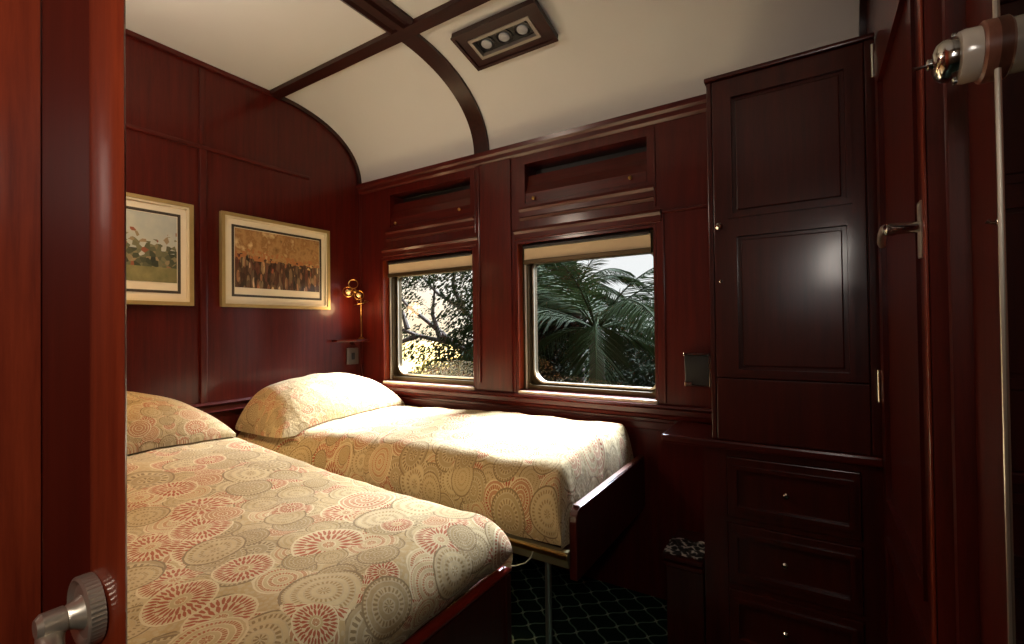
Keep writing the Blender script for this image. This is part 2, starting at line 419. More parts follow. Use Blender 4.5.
trim(13, G().box(-.548, -.54, YW-.006, YW, -.34, .5, .002), W['z'], 'thin bead right of the window beside the cupboard')
trim(14, G().box(XL+.3, -.345, YW-.012, YW, -.46, -.425, .004), W['x'], 'lower mahogany board behind the window bed')
# picture wall battens
trim(15, G().box(XL, XL+.014, 1.118, 1.152, -.36, .897, .005), W['z'], 'upright batten between the two pictures')
trim(16, G().box(XL, XL+.016, .2, 1.72, .895, .917, .006), W['y'], 'horizontal batten above the pictures')
trim(17, G().box(XL, XL+.008, 1.122, 1.148, .92, 1.30, .003), W['z'], 'upper upright batten under the ceiling')
trim(18, G().prism([(XL, -.352), (XL+.022, -.352), (XL+.028, -.362), (XL+.014, -.374), (XL+.014, -.396), (XL+.02, -.402), (XL, -.412)], .2, YW-.02, 'xz'), W['y'], 'mahogany rail on the wall behind the pillows')
def arch(n, x0, x1, drop, label, ylo=1.49, mat=None, inset=0):
    ys = [y for y in CY if y >= ylo]; outer = [(y, ceil_z(y)-.0) for y in ys]; inner = []
    for i, (y, z) in enumerate(outer):
        a = outer[max(0, i-1)]; b = outer[min(len(outer)-1, i+1)]; t = Vector((b[0]-a[0], b[1]-a[1])).normalized(); nrm = Vector((t.y, -t.x))
        inner.append((y+nrm.x*drop, z+nrm.y*drop))
    return trim(n, G().prism(outer+inner[::-1], x0, x1, 'yz'), mat or WR, label, True)
arch(19, -1.562, -1.468, .016, 'mahogany rib curving down the ceiling')
arch(20, XL, XL+.018, .022, 'curved edging between ceiling and picture wall')
trim(21, G().prism([(-1.568, ZC), (-1.568, ZC-.014), (-1.550, ZC-.022), (-1.538, ZC-.010), (-1.518, ZC-.010), (-1.508, ZC-.024), (-1.478, ZC-.024), (-1.468, ZC-.010), (-1.448, ZC-.010), (-1.436, ZC-.022), (-1.418, ZC-.014), (-1.418, ZC)], .2, 1.47, 'xz'), WR, 'wide reeded ceiling rib running towards the door')
trim(22, G().prism([(1.472, ZC), (1.474, ZC-.020), (1.534, ZC-.024), (1.538, ZC-.004)], XL, XR, 'yz'), WRX, 'long mahogany beam along the ceiling')
trim(23, G().box(XL, XL+.018, .2, 1.49, ZC-.024, ZC, .004), W['y'], 'straight edging between ceiling and picture wall')
arch(24, XR-.02, XR, .03, 'curved edging between ceiling and right wall')

# ------------------------------------------------------------------ windows, blinds, flaps
LW = ('in the corner', 'beside the cupboard')
for i, w in enumerate((W1, W2)):
    a0, a1, b0, b1 = w
    r = thing('window_%d' % (i+1), (a0+a1)/2, 2.2, b0, 'train window with bronze sash %s, %s outside' % (('in the corner by the picture wall', 'a leafy tree') if i == 0 else ('nearest the cupboard', 'a palm')), 'window', kind='structure')
    e = .002
    obj('casing', G().rring((a0+e, a1-e, b0+e, b1-e), (a0+.014, a1-.014, b0+.016, b1-.014), YW+.002, YW+.05, 0, .004), W['z'], r)
    obj('lit_jamb_lining', G().box(a0+.0145, a0+.0175, YW+.003, YW+.050, b0+.017, b1-.015), WD, r)  # light falling on the left jamb, painted in as lighter wood
    obj('frame', G().rring((a0+e, a1-e, b0+e, b1-e), (a0+.05, a1-.03, b0+.04, b1-.05), YW+.052, YW+.085, 0, .02), DBRASS, r)
    obj('sash', G().rring((a0+.03, a1-.015, b0+.02, b1-.03), (a0+.068, a1-.036, b0+.056, b1-.115), YW+.087, YW+.115, .02, [.03, .03, .07, .03]), DBRASS, r, True)
    obj('sash_bead', G().rring((a0+.060, a1-.030, b0+.048, b1-.107), (a0+.068, a1-.036, b0+.056, b1-.115), YW+.081, YW+.087, [.03, .03, .07, .03], [.03, .03, .07, .03]), NICKEL, r, True)
    obj('glass', G().box(a0+.05, a1-.03, YW+.098, YW+.103, b0+.04, b1-.09), GLASS, r)
    obj('blind_guide', G().box(a0+.034, a0+.042, YW+.040, YW+.052, b0+.02, b1-.09, .002), NICKEL, r)
    obj('sill', G().box(a0+.018, a1-.004, YW-.010, YW+.05, b0-.001, b0+.015, .004), SILL, r)
    obj('apron', G().box(a0-.02, a1+.02, YW-.024, YW-.002, b0-.012, b0-.002, .004), WD, r)
    t = thing('roller_blind', (a0+a1)/2, YW+.03, b1-.11, 'cream roller blind drawn up at the top of the window ' + LW[i], 'blind', 'window blinds')
    obj('blind_cloth', G().box(a0+.044, a1-.034, YW+.026, YW+.031, b1-.098, b1-.034, .001), BLIND, t)
    obj('bottom_bar', G().box(a0+.040, a1-.030, YW+.018, YW+.036, b1-.122, b1-.098, .004), DBRASS, t)
    obj('roller', G().lathe([(.012, 0), (.012, a1-a0-.08)], (a0+.04, YW+.032, b1-.03), (1, 0, 0), 20), BLACK, t, True)
    s = (S1, S2)[i]
    f = thing('overhead_flap', (s[0]+s[1])/2, YW+.03, s[2], 'recessed mahogany flap above the window ' + LW[i], 'flap', 'overhead flaps above the windows')
    pf = [(YW+.004, s[2]+.002), (YW+.004, s[2]+.05), (YW+.022, s[2]+.095), (YW+.034, s[2]+.15), (YW+.05, s[2]+.15), (YW+.05, s[2]+.002)]
    obj('panel', G().prism(pf, s[0]+.003, s[1]-.003, 'yz'), W['x'], f)
    for kx, kz in ((s[0]+.055, s[2]+.018), (s[1]-.075, s[2]+.03)):
        obj('knob', G().lathe([(.004, 0), (.004, .006), (.009, .008), (.009, .014), (.004, .018)], (kx, YW+.003, kz), (0, -1, 0), 14), BRASS, f, True)
    obj('recess_shade_back', G().plate([s[0]+.001, s[1]-.001], [s[2]+.001, s[3]-.001], [], YW+.12, YW+.125), BLACK, f)  # black back sheet paints in the shade inside the recess

# ------------------------------------------------------------------ pictures
for (y0, y1, kind, lab) in ((1.213, 1.845, 'ball', 'framed print of a crowded ballroom in gold tones, hung nearest the lamp'), (.450, 1.086, 'field', 'framed print of a pale outdoor scene, partly hidden by the door edge')):
    z0, z1 = .123, .609
    r = thing('framed_picture', XL+.001, (y0+y1)/2, z0, lab, 'picture', 'framed prints on the end wall')
    obj('frame', G().rring((y0, y1, z0, z1), (y0+.017, y1-.017, z0+.017, z1-.017), XL+.001, XL+.026, .002, .002, 'yz'), GOLD, r)
    obj('inner_frame', G().rring((y0+.017, y1-.017, z0+.017, z1-.017), (y0+.026, y1-.026, z0+.026, z1-.026), XL+.001, XL+.020, .001, .001, 'yz'), FCREAM, r)
    obj('mat', G().plate([y0+.02, y1-.02], [z0+.02, z1-.02], [], XL+.001, XL+.008, 'yz'), MAT, r)
    obj('mat_border', G().rring((y0+.056, y1-.050, z0+.056, z1-.056), (y0+.068, y1-.062, z0+.068, z1-.068), XL+.008, XL+.0105, .001, .001, 'yz'), MATD, r)
    obj('print', G().box(XL+.008, XL+.010, y0+.072, y1-.066, z0+.105, z1-.072), artprint('print_'+kind, kind), r)

# ------------------------------------------------------------------ reading lamp, shelf, socket
r = thing('reading_lamp', -2.46, 2.03, -.06, 'small brass reading lamp with glass globes in the corner', 'lamp')
lx, ly = -2.465, 2.02
obj('stem', G().tube([(lx, ly+.03, -.062), (lx, ly+.03, .10), (lx, ly+.03, .20)], .0035), BRASS, r, True)
obj('base', G().lathe([(.020, 0), (.020, .004), (.012, .010), (.005, .014)], (lx, ly+.03, -.0615), (0, 0, 1), 20), BRASS, r, True)
obj('arm', G().tube([(lx, ly+.03, .20), (lx-.005, ly+.02, .225), (lx-.01, ly-.01, .24), (lx-.01, ly-.03, .25), (lx-.01, ly-.05, .25)], .005), BRASS, r, True)
def ringpts(c, rr, nrm, n=24):
    q = Vector(nrm).normalized().to_track_quat('Z', 'Y'); return [Vector(c)+q @ Vector((rr*math.cos(2*PI*k/n), rr*math.sin(2*PI*k/n), 0)) for k in range(n)]
def ball(c, rr): return G().lathe([(rr*math.sin(PI*k/12), -rr*math.cos(PI*k/12)) for k in range(13)], c, (0, 0, 1), 20)
obj('joint', ball((lx-.008, ly-.01, .243), .013), BRASS, r, True)
for c, rr in (((lx+.0, ly-.070, .238), .030), ((lx+.012, ly+.004, .220), .028)):
    gl = obj('globe', ball(c, rr), BULBGL, r, True)
    obj('bulb', ball(c, rr*.5), FCREAM, gl, True)
    obj('collar', G().tube(ringpts(c, rr*1.05, (1, -.6, .2)), .003, 8, True), BRASS, gl, True)
obj('loop', G().tube(ringpts((lx, ly-.030, .290), .028, (1, -.8, 0)), .0028, 8, True), BRASS, r, True)
sh = G().lathe([(.044, 0), (.042, .004), (.036, .02), (.022, .034), (.010, .04), (.010, .044)], (lx+.012, ly+.022, .165), (-.15, -.25, 1), 24)
obj('shade_rim', G().tube(ringpts((lx+.012, ly+.022, .168), .044, (-.15, -.25, 1)), .003, 8, True), BRASS, r, True)
obj('shade', sh, BULBGL, r, True)
r = thing('corner_shelf', XL, 2.0, -.08, 'small mahogany corner shelf under the reading lamp', 'shelf')
obj('board', G().prism([(XL+.001, 1.87), (XL+.05, 1.87), (XL+.095, 1.99), (XL+.098, YW-.016), (XL+.001, YW-.016)], -.078, -.063, 'xy', .003), W['y'], r)
obj('bracket', G().prism([(2.0, -.079), (2.05, -.079), (2.05, -.10), (2.01, -.10)], XL+.001, XL+.05, 'yz'), W['y'], r)
r = thing('wall_socket', XL, 2.02, -.22, 'silver socket plate on the wall under the corner shelf', 'socket')
obj('plate', G().box(XL+.001, XL+.014, 1.975, 2.065, -.225, -.12, .004), PLATE, r)
obj('rocker', G().box(XL+.0145, XL+.022, 2.008, 2.030, -.195, -.15, .003), BLACK, r)

# ------------------------------------------------------------------ downlight on the ceiling curve
c0, c1 = (1.630, ceil_z(1.630)), (1.836, ceil_z(1.836))
tv = Vector((0, c1[0]-c0[0], c1[1]-c0[1])); Lv = tv.length; tv.normalize(); uv_ = Vector((1, 0, 0)); nv = Vector((0, tv.z, -tv.y))
mid = Vector((-1.125, (c0[0]+c1[0])/2, (c0[1]+c1[1])/2))-Vector((0, 0, .006))
M = Matrix((( 1, 0, 0, mid.x), (0, tv.y, nv.y, mid.y), (0, tv.z, nv.z, mid.z), (0, 0, 0, 1)))   # local x,y in the panel, local z into the room
r = thing('ceiling_downlight', mid.x, mid.y, mid.z, 'triple spotlight panel in a mahogany surround on the curved ceiling', 'ceiling light')
hx, hy = .215, Lv/2
obj('surround', G().rring((-hx, hx, -hy, hy), (-.158, .158, -.060, .060), -.004, .020, .002, .002, 'xy', M=M), WRX, r)
obj('outer_edge', G().rring((-hx-.002, hx+.002, -hy-.002, hy+.002), (-hx+.014, hx-.014, -hy+.014, hy-.014), .0202, .026, .002, .002, 'xy', M=M), WRX, r)
obj('bezel', G().rring((-.157, .157, -.059, .059), (-.142, .142, -.044, .044), -.002, .023, .002, .002, 'xy', M=M), GREYM, r)
obj('housing', G().box(-.1415, .1415, -.0435, .0435, -.004, .004, M=M), BLACK, r)
BULB = NT('spot_lens'); p_ = BULB.prin(lin((150, 148, 142)), .25); p_.inputs['Emission Color'].default_value = (1, .97, .92, 1); p_.inputs['Emission Strength'].default_value = .03
for k in (-1, 0, 1):
    c = M @ Vector((k*.094, 0, .004))
    sp = obj('spot', G().lathe([(.040, 0), (.040, .006), (.034, .008), (.030, .004), (.026, .002)], c, nv, 28), BLACK, r, True)
    obj('lens', G().lathe([(.024, .001), (.024, .008), (.018, .012), (.006, .013)], c, nv, 24), BULB.m, sp, True)

# ------------------------------------------------------------------ cupboard, counter, chest, stand
def panel_door(root, name, x0, x1, z0, z1, fields, yf, th, mat, lab=None):
    d = obj(name, G().plate([x0, x1], [z0, z1], fields, yf, yf+th, 'xz', .003), mat, root)
    for (a0, a1, b0, b1) in fields:
        obj('panel', G().box(a0+.0005, a1-.0005, yf+.008, yf+th-.002, b0+.0005, b1-.0005), mat, d)
        obj('raised_field', G().box(a0+.022, a1-.022, yf+.003, yf+.008, b0+.022, b1-.022, .004), mat, d)
        obj('moulding', G().rring((a0-.006, a1+.006, b0-.006, b1+.006), (a0+.010, a1-.010, b0+.010, b1-.010), yf-.006, yf+.006, .003, .003), mat, d)
    return d
YF = 1.8
k = thing('wall_cupboard', -.07, 1.95, -.405, 'tall mahogany cupboard with panelled door standing on the counter', 'cupboard')
obj('carcass', G().box(-.306, .176, YF+.026, YW-.001, -.405, .868, .002), WK, k)
obj('side_stile', G().box(-.306, -.290, YF, YF+.025, -.405, .868, .003), WK, k)
obj('hinge_stile', G().box(.150, .176, YF, YF+.025, -.405, .868, .003), WK, k)
obj('cornice', G().box(-.312, .176, YF-.012, YW-.04, .868, .882, .004), WK, k)
d = panel_door(k, 'door', -.288, .148, -.185, .866, [(-.236, .108, .378, .806), (-.224, .108, -.165, .316)], YF, .022, WK)
obj('knob', G().lathe([(.005, 0), (.005, .010), (.011, .014), (.012, .020), (.006, .026)], (-.268, YF-.001, .346), (0, -1, 0), 18), CHROME, d, True)
obj('latch', G().lathe([(.005, 0), (.005, .006), (.002, .009)], (-.268, YF-.001, .155), (0, -1, 0), 14), CHROME, d, True)
obj('lower_panel', G().box(-.288, .148, YF, YF+.022, -.404, -.188, .003), WK, k)
ct = obj('countertop', G().prism([(-.484, YF-.012), (.178, YF-.012), (.178, YW-.036), (-.484, YW-.036)], -.436, -.4055, 'xy', .008), W['x'])
tag(ct, 'mahogany counter ledge under the tall cupboard', 'countertop')
k = thing('drawer_chest', -.08, 1.96, Z0, 'dark mahogany chest of three drawers under the counter', 'chest of drawers')
obj('carcass', G().plate([-.340, .176], [Z0, -.437], [(-.262, .122, -.676, -.462), (-.262, .122, -.904, -.694), (-.262, .122, -1.13, -.922)], YF+.012, YF+.035), WK, k)
obj('side_panel', G().box(-.340, -.322, YF+.036, YW-.036, Z0, -.437), WK, k)
obj('back_panel', G().box(-.32, .176, YW-.07, YW-.04, Z0, -.437), WK, k)
for (z0, z1), kx in (((-.674, -.464), -.080), ((-.902, -.696), -.087), ((-1.128, -.924), -.090)):
    d = obj('drawer', G().plate([-.260, .120], [z0, z1], [(-.235, .095, z0+.035, z1-.035)], YF+.006, YF+.030, 'xz', .003), WK, k)
    obj('drawer_panel', G().box(-.2345, .0945, YF+.014, YF+.028, z0+.0355, z1-.0355), WK, d)
    obj('moulding', G().rring((-.243, .103, z0+.027, z1-.027), (-.229, .089, z0+.041, z1-.041), YF-.002, YF+.0135, .002, .002), WK, d)
    obj('knob', G().lathe([(.004, 0), (.004, .010), (.009, .013), (.010, .018), (.005, .023)], (kx, YF+.013, (z0+z1)/2), (0, -1, 0), 18), CHROME, d, True)
k = thing('bedside_stand', -.415, 1.95, Z0, 'low dark stand squeezed between bed end and drawers', 'stand')
obj('body', G().box(-.478, -.346, YF+.012, YW-.04, Z0, -.905, .003), WK, k)
obj('shelf_board', G().box(-.486, -.345, YF-.004, YW-.04, -.897, -.882, .004), WK, k)
obj('top', G().box(-.489, -.345, YF-.006, YW-.04, -.872, -.856, .004), WK, k)
obj('riser', G().box(-.47, -.35, YF+.02, YW-.05, -.905, -.8565), WK, k)
t = NT('patterned_cloth'); v_ = t.n('ShaderNodeTexVoronoi'); t.l(t.coord(), v_.inputs['Vector']); v_.inputs['Scale'].default_value = 55
t.prin(t.ramp(v_.outputs['Distance'], [(.35, lin((24, 22, 22))), (.6, lin((80, 76, 72))), (.72, lin((236, 230, 220)))]), .6)
P = [[(-.486+.138*i/16, YF-.004+.15*j/22, -.854+.006*(1+noise.noise(Vector((i*.45, j*.4, 1.3))))+.008*max(0, noise.noise(Vector((i*.3, j*.3, 8))))) for j in range(23)] for i in range(17)]
g = G().grid(P); gm = bmesh.ops.solidify(g.bm, geom=g.bm.faces[:], thickness=.002)
tag(obj('folded_cloth', g, t.m, smooth=True), 'rumpled black and white patterned cloth on the low stand', 'cloth')
# chrome ashtray / socket on the window wall
r = thing('wall_ashtray', -.41, YW, -.255, 'chrome lidded ashtray fixed to the wall right of the windows', 'ashtray')
obj('case', G().prism([(YW-.001, -.258), (YW-.030, -.252), (YW-.040, -.16), (YW-.040, -.128), (YW-.001, -.128)], -.455, -.358, 'yz', .004), BLACK, r)
obj('lid', G().box(-.458, -.355, YW-.046, YW-.001, -.127, -.116, .003), CHROME, r)
obj('side_band', G().box(-.357, -.351, YW-.042, YW-.001, -.256, -.128, .002), CHROME, r)
obj('bottom_lip', G().box(-.455, -.425, YW-.040, YW-.031, -.256, -.238, .003), CHROME, r)

# ------------------------------------------------------------------ beds
def quilt(name, x0, x1, y0, y1, zt, zb, rx0, rx1, ry0, ry1, tuck, label, seed, nx=120, ny=80, plan=.5, head=0, tuck1=None):
    def path(a0, a1, r0, r1, n, tk):
        out = []; m = 16
        for k in range(m+1):
            th = PI/2*k/m; h = math.sin(th)**.85; out.append((a0+r0*(1-math.cos(th))+tuck*(1-h)**2.5, h))
        inner = n-2*m
        s0, s1 = a0+r0, a1-r1
        for k in range(1, inner): out.append((s0+(s1-s0)*k/inner, 1.0))
        for k in range(m, -1, -1):
            th = PI/2*k/m; h = math.sin(th)**.85; out.append((a1-r1*(1-math.cos(th))-tk*(1-h)**2.5, h))
        return out
    px, py = path(x0, x1, rx0, rx1, nx, tuck if tuck1 is None else tuck1), path(y0, y1, ry0, ry1, ny, tuck)
    def arc(p):
        o = [0]
        for a, b in zip(p, p[1:]): o.append(o[-1]+math.hypot(b[0]-a[0], (b[1]-a[1])*.17))
        return o
    ax, ay = arc(px), arc(py); cx, cy, hx, hy = (x0+x1)/2, (y0+y1)/2, (x1-x0)/2, (y1-y0)/2
    P, U = [], []
    for i, (x, h1) in enumerate(px):
        row, ur = [], []
        for j, (y, h2) in enumerate(py):
            a, b = (x-cx)/hx, (y-cy)/hy
            f = 1-plan*.06*(abs(a)**14)*(abs(b)**14)*2
            X, Y = cx+(x-cx)*(1-(1-f)*hy/hx), cy+(y-cy)*f
            z = zb+(zt(X, Y)-zb)*h1*h2
            e = min(h1, h2)
            pz = noise.noise(Vector((X*7+seed, Y*7, seed)))*.009+noise.noise(Vector((X*17, Y*17+seed, 2)))*.004
            o = pz*(.25+.75*e)
            out = 1-e
            row.append(Vector((X+(a*out*pz*1.2), Y+(b*out*pz*1.2), z+o*min(1, e*2)))+Vector((0, -head*max(0, -b)*min(1, max(0, (-1.95-X)/.22)), 0))); ur.append((ax[i]+seed*.37, ay[j]+seed*.53))
        P.append(row); U.append(ur)
    g = G().grid(P, U); bmesh.ops.recalc_face_normals(g.bm, faces=g.bm.faces[:])
    bv = BVHTree.FromBMesh(g.bm)
    return tag(obj(name, g, FAB, smooth=True), label, 'bedspread', 'patterned bedspreads'), bv

def pillow(x0, x1, y0, y1, top, bv, zmiss, label, seed, pl, ph, n=44):
    cx, cy, hx, hy = (x0+x1)/2, (y0+y1)/2, (x1-x0)/2, (y1-y0)/2
    def xy(a, b):
        fa = 1-.10*(1-abs(b)**2)*0-.08*abs(b)**4*(1-abs(a)*.3); fb = 1-.06*(1-a*a)*0-.05*abs(a)**4
        return cx+a*hx*fa, cy+b*hy*fb
    def ground(x, y):
        h = bv.ray_cast(Vector((x, y, 1)), Vector((0, 0, -1)))
        return (h[0].z+.007) if h[0] else None
    prof = [math.sin(PI/2*(2*k/n-1)) for k in range(n+1)]
    T, B, U = [], [], []
    for a in prof:
        t_, b_, u_ = [], [], []
        for b in prof:
            x, y = xy(a, b); gz = ground(x, y); lo = gz if gz is not None and gz > zmiss else zmiss
            e = max(0, 1-abs(a)**2.6)**.55*max(0, 1-abs(b)**(pl if b < 0 else ph))**(.5 if (pl if b < 0 else ph) > 3 else .75)
            hi = lo+.012+(top(a, b)-lo)*e
            w = noise.noise(Vector((x*9+seed, y*9, 0)))*.010*e+noise.noise(Vector((x*4, y*22, seed)))*.012*e*max(0, a)
            t_.append(Vector((x, y, max(lo+.006, hi+w)))); b_.append(Vector((x, y, lo))); zz = max(lo+.006, hi+w); u_.append((x*1.02-max(0, a)*zz*1.1+seed, y*1.02-b*zz*.9+seed*.3))
        T.append(t_); B.append(b_); U.append(u_)
    g = G().grid(T, U); g.grid(B, U); bmesh.ops.remove_doubles(g.bm, verts=g.bm.verts[:], dist=1e-5)
    # close the seam between the two sheets
    be = [e for e in g.bm.edges if e.is_boundary]
    bmesh.ops.bridge_loops(g.bm, edges=be)
    bmesh.ops.recalc_face_normals(g.bm, faces=g.bm.faces[:])
    return tag(obj('pillow', g, FAB, smooth=True), label, 'pillow', 'pillows in bedspread cloth')

# near bed
k = thing('bed', -1.63, .68, Z0, 'single bed nearest the door, its gold quilt cut off by the door edge', 'bed', 'single beds in the cabin')
obj('mattress', G().box(-2.44, -.84,   .30, 1.00, -.69, -.63, .03, 4), MATTR, k)
obj('base_box', G().box(-2.5, -.785, .235, 1.13, Z0+.02, -.725, .004), W['x'], k)
obj('foot_panel', G().box(-.784, -.752, .225, 1.150, Z0+.002, -.713, .006), WK, k)
obj('corner_bead', G().box(-.7515, -.7455, 1.125, 1.149, Z0+.002, -.712, .003), WK, k)
obj('padded_rail', G().tube([(-.758, .21, -.697), (-.757, .6, -.697), (-.757, 1.12, -.697), (-.758, 1.152, -.697)], .014, 12), REDP, k, True)
zt_n = lambda x, y: -.440-.062*min(1, max(0, (x+2.1)/.75))-.012*max(0, (x+1.3)/.55) - .022*abs((y-.70)/.44)**3.0
q1, bv1 = quilt('bedspread', -2.515, -.700, .215, 1.165, zt_n, -.674, .05, .13, .10, .12, .055, 'golden medallion bedspread on the bed nearest the door', 3)
pillow(-2.505, -2.07, .24, 1.085, lambda a, b: -.238-.03*max(0, a), bv1, -.46, 'plump pillow in gold patterned cloth on the bed nearest the door', 5, 2.0, 1.8)
# window bed
k = thing('bed', -1.58, 1.74, Z0, 'raised single bed under the windows, standing on a steel leg', 'bed', 'single beds in the cabin')
obj('mattress', G().box(-2.44, -.72, 1.45, 2.0, -.70, -.60, .03, 4), MATTR, k)
obj('deck', G().box(-2.50, -.668, 1.385, 2.078, -.758, -.732, .003), WK, k)
obj('front_rail', G().prism([(1.362, -.742), (1.362, -.722), (1.385, -.722), (1.385, -.748), (1.376, -.775), (1.370, -.775)], -2.50, -.668, 'yz'), RAILM, k)
obj('rail_edge', G().box(-2.50, -.668, 1.354, 1.3615, -.744, -.728, .002), BRASS, k)
fb = [(1.372, -.81), (1.372, -.625), (1.376, -.606), (1.388, -.590), (1.405, -.583), (2.096, -.583), (2.096, -.81)]
f = obj('footboard', G().prism(fb, -.667, -.640, 'yz', .004), WK, k)
obj('top_edging', G().box(-.664, -.643, 1.40, 2.094, -.5825, -.5785, .0015), EDGE, f)
obj('leg', G().lathe([(.011, 0), (.011, .44)], (-.752, 1.386, Z0+.004), (0, 0, 1), 20), STEEL, k, True)
obj('leg_foot', G().lathe([(.022, 0), (.022, .004), (.012, .010)], (-.752, 1.386, Z0+.001), (0, 0, 1), 20), STEEL, k, True)
obj('pull_cord', G().tube([(-.79, 1.352, -.742), (-.795, 1.35, -.76), (-.815, 1.345, -.783), (-.85, 1.335, -.797), (-.90, 1.32, -.80), (-.96, 1.30, -.795)], .0025, 8), STEEL, k, True)
def zt_f(x, y):
    b = -.452+.022*min(1, max(0, (x+2.0)/.6)) - .05*max(0, (1.75-y)/.4)**1.6 - .02*max(0, (y-1.95)/.14)**2
    return b
q2, bv2 = quilt('bedspread', -2.515, -.676, 1.325, 2.086, zt_f, -.712, .05, .05, .11, .05, .045, 'sunlit pale medallion bedspread on the bed under the windows', 9, plan=0, head=.115, tuck1=.004)
pillow(-2.505, -2.07, 1.250, 2.088, lambda a, b: -.256-.02*max(0, -b)-.03*max(0, a), bv2, -.50, 'plump pillow in pale patterned cloth in the window corner', 2, 5, 2.2)

# ------------------------------------------------------------------ doors
# door leaf at the photographer's left, latch edge towards the cabin
r = thing('door_1', -.64, .17, Z0, 'open mahogany door at the photographers left with a lever handle', 'door', kind='structure')
obj('leaf', G().prism([(-.764, .170), (-.594, .170), (-.594, .180), (-.616, .1985), (-.764, .1985)], Z0+.01, ZC-.02, 'xy', .001), WP, r)
obj('stile', G().prism([(-.5935, .1745), (-.5935, .1668), (-.588, .1642), (-.575, .1632), (-.556, .1636), (-.538, .1656), (-.526, .1685), (-.5230, .1705), (-.5250, .1725), (-.535, .1745)], Z0+.01, ZC-.02, 'xy'), WD, r, True)  # coloured lighter than the leaf to paint in the light on it
hc = Vector((-.572, .1635, -.257))
hd = obj('handle', G().lathe([(.009, 0), (.009, .010), (.0115, .012), (.0115, .027), (.008, .031)], hc+Vector((0, -.010, 0)), (0, -1, 0), 24), NICKEL, r, True)
obj('rosette', G().lathe([(.0315, 0), (.0315, .011), (.029, .0125), (.024, .009), (.016, .010), (.012, .016), (.0095, .022)], hc+Vector((0, -.0005, 0)), (0, -1, 0), 96, -.025), NICKEL, hd, True)
obj('lever', G().tube([hc+Vector((-.004, -.030, -.006)), hc+Vector((.012, -.034, -.014)), hc+Vector((.05, -.040, -.014)), hc+Vector((.10, -.040, -.015)), hc+Vector((.125, -.036, -.015))], [.010, .0095, .008, .0075, .006], 16), NICKEL, hd, True)
# bathroom door in the right wall
r = thing('door_2', XR, 1.4, Z0, 'closed panelled mahogany door in the right wall with chrome lever', 'door', kind='structure')
lf = obj('leaf', G().plate([1.035, 1.755], [Z0+.01, .80], [(1.14, 1.65, -1.08, -.60), (1.14, 1.65, -.50, .68)], XR-.010, XR-.0005, 'yz', .002), W['z'], r)
for z0, z1 in ((-1.08, -.60), (-.50, .68)):
    obj('panel', G().box(XR-.004, XR-.0004, 1.1405, 1.6495, z0+.0005, z1-.0005), W['z'], lf)
    obj('moulding', G().rring((1.13, 1.66, z0-.01, z1+.01), (1.155, 1.635, z0+.015, z1-.015), XR-.016, XR-.004, .003, .003, 'yz'), W['z'], lf)
hz = .170; hy_ = 1.095
hd = obj('handle', G().lathe([(.010, 0), (.010, .035), (.012, .040), (.012, .05), (.006, .054)], (XR-.012, hy_, hz), (-1, 0, 0), 20), CHROME, r, True)
obj('back_plate', G().box(XR-.0155, XR-.0105, hy_-.018, hy_+.018, hz-.055, hz+.045, .005), LEVER, hd, True)
obj('lever', G().tube([(XR-.058, hy_-.004, hz), (XR-.060, hy_+.03, hz+.006), (XR-.060, hy_+.075, hz+.004), (XR-.058, hy_+.11, hz-.008), (XR-.055, hy_+.125, hz-.012)], [.008, .009, .0075, .007, .006], 14), LEVER, hd, True)
for z0, z1 in ((.735, .835), (-.235, -.140)):
    obj('hinge', G().lathe([(.006, 0), (.006, z1-z0)], (XR-.012, 1.768, z0), (0, 0, 1), 12), CHROME, r, True)
trim(26, G().box(XR-.034, XR-.0305, .928, .948, Z0, ZC, .002), WD, 'bead in painted lit brown on the casing beside the right door')  # bead added to carry the lit casing face as lighter wood
trim(25, G().prism([(XR, 1.03), (XR-.014, 1.03), (XR-.022, 1.012), (XR-.010, .992), (XR-.010, .975), (XR-.026, .965), (XR-.030, .95), (XR-.030, .925), (XR-.012, .915), (XR-.012, .872), (XR-.020, .866), (XR-.020, .855), (XR, .85)], Z0, ZC, 'xy'), W['z'], 'moulded upright casing beside the panelled right door')
# mirror, switch, hook
r = thing('wall_mirror', XR, .3, -1.1, 'tall mirror on the right wall at the photo edge', 'mirror')
obj('mirror_glass', G().box(XR-.006, XR-.001, -.35, .706, -1.1, 1.15, .0), MIRROR, r)
obj('edge_strip', G().box(XR-.009, XR-.001, .7065, .7105, -1.1, 1.15, .002), NICKEL, r)
sc_ = Vector((XR-.0005, .724, .300)); ax = (-1, 0, 0)
r = thing('light_switch', sc_.x, sc_.y, sc_.z, 'old chrome dome toggle switch on a white porcelain base', 'switch')
obj('pattress', G().lathe([(.0325, 0), (.0325, .0150), (.030, .0175)], sc_, ax, 40), wood('pattress_wood', 'z', (110, 66, 50), (140, 90, 70), .3, .3), r, True)
obj('porcelain_base', G().lathe([(.0285, .0177), (.029, .030), (.0275, .0345), (.020, .0355)], sc_, ax, 40), PORC, r, True)
cp = obj('dome', G().lathe([(.0235, .0357), (.0242, .041), (.0228, .0475), (.0185, .0530), (.0105, .0560), (.0065, .0566)], sc_, ax, 40), CHROME, r, True)
obj('collar', G().lathe([(.0065, .0570), (.0065, .060), (.004, .0615)], sc_, ax, 20), CHROME, cp, True)
obj('toggle', G().tube([sc_+Vector((-.0605, 0, 0)), sc_+Vector((-.067, -.001, -.001)), sc_+Vector((-.0735, -.002, -.002))], [.0016, .0018, .0030], 10), CHROME, r, True)
for z in (.018, -.018):
    obj('screw', G().lathe([(.004, 0), (.004, .003), (.002, .004)], sc_+Vector((-.0353, -.0, z*1.44)), ax, 12), CHROME, r, True)
r = thing('wall_mounted_hook', XR, .73, .11, 'tiny chrome hook beside the mirror edge', 'hook')
obj('base', G().lathe([(.005, 0), (.005, .003), (.003, .005)], (XR-.0005, .728, .110), ax, 16), CHROME, r, True)
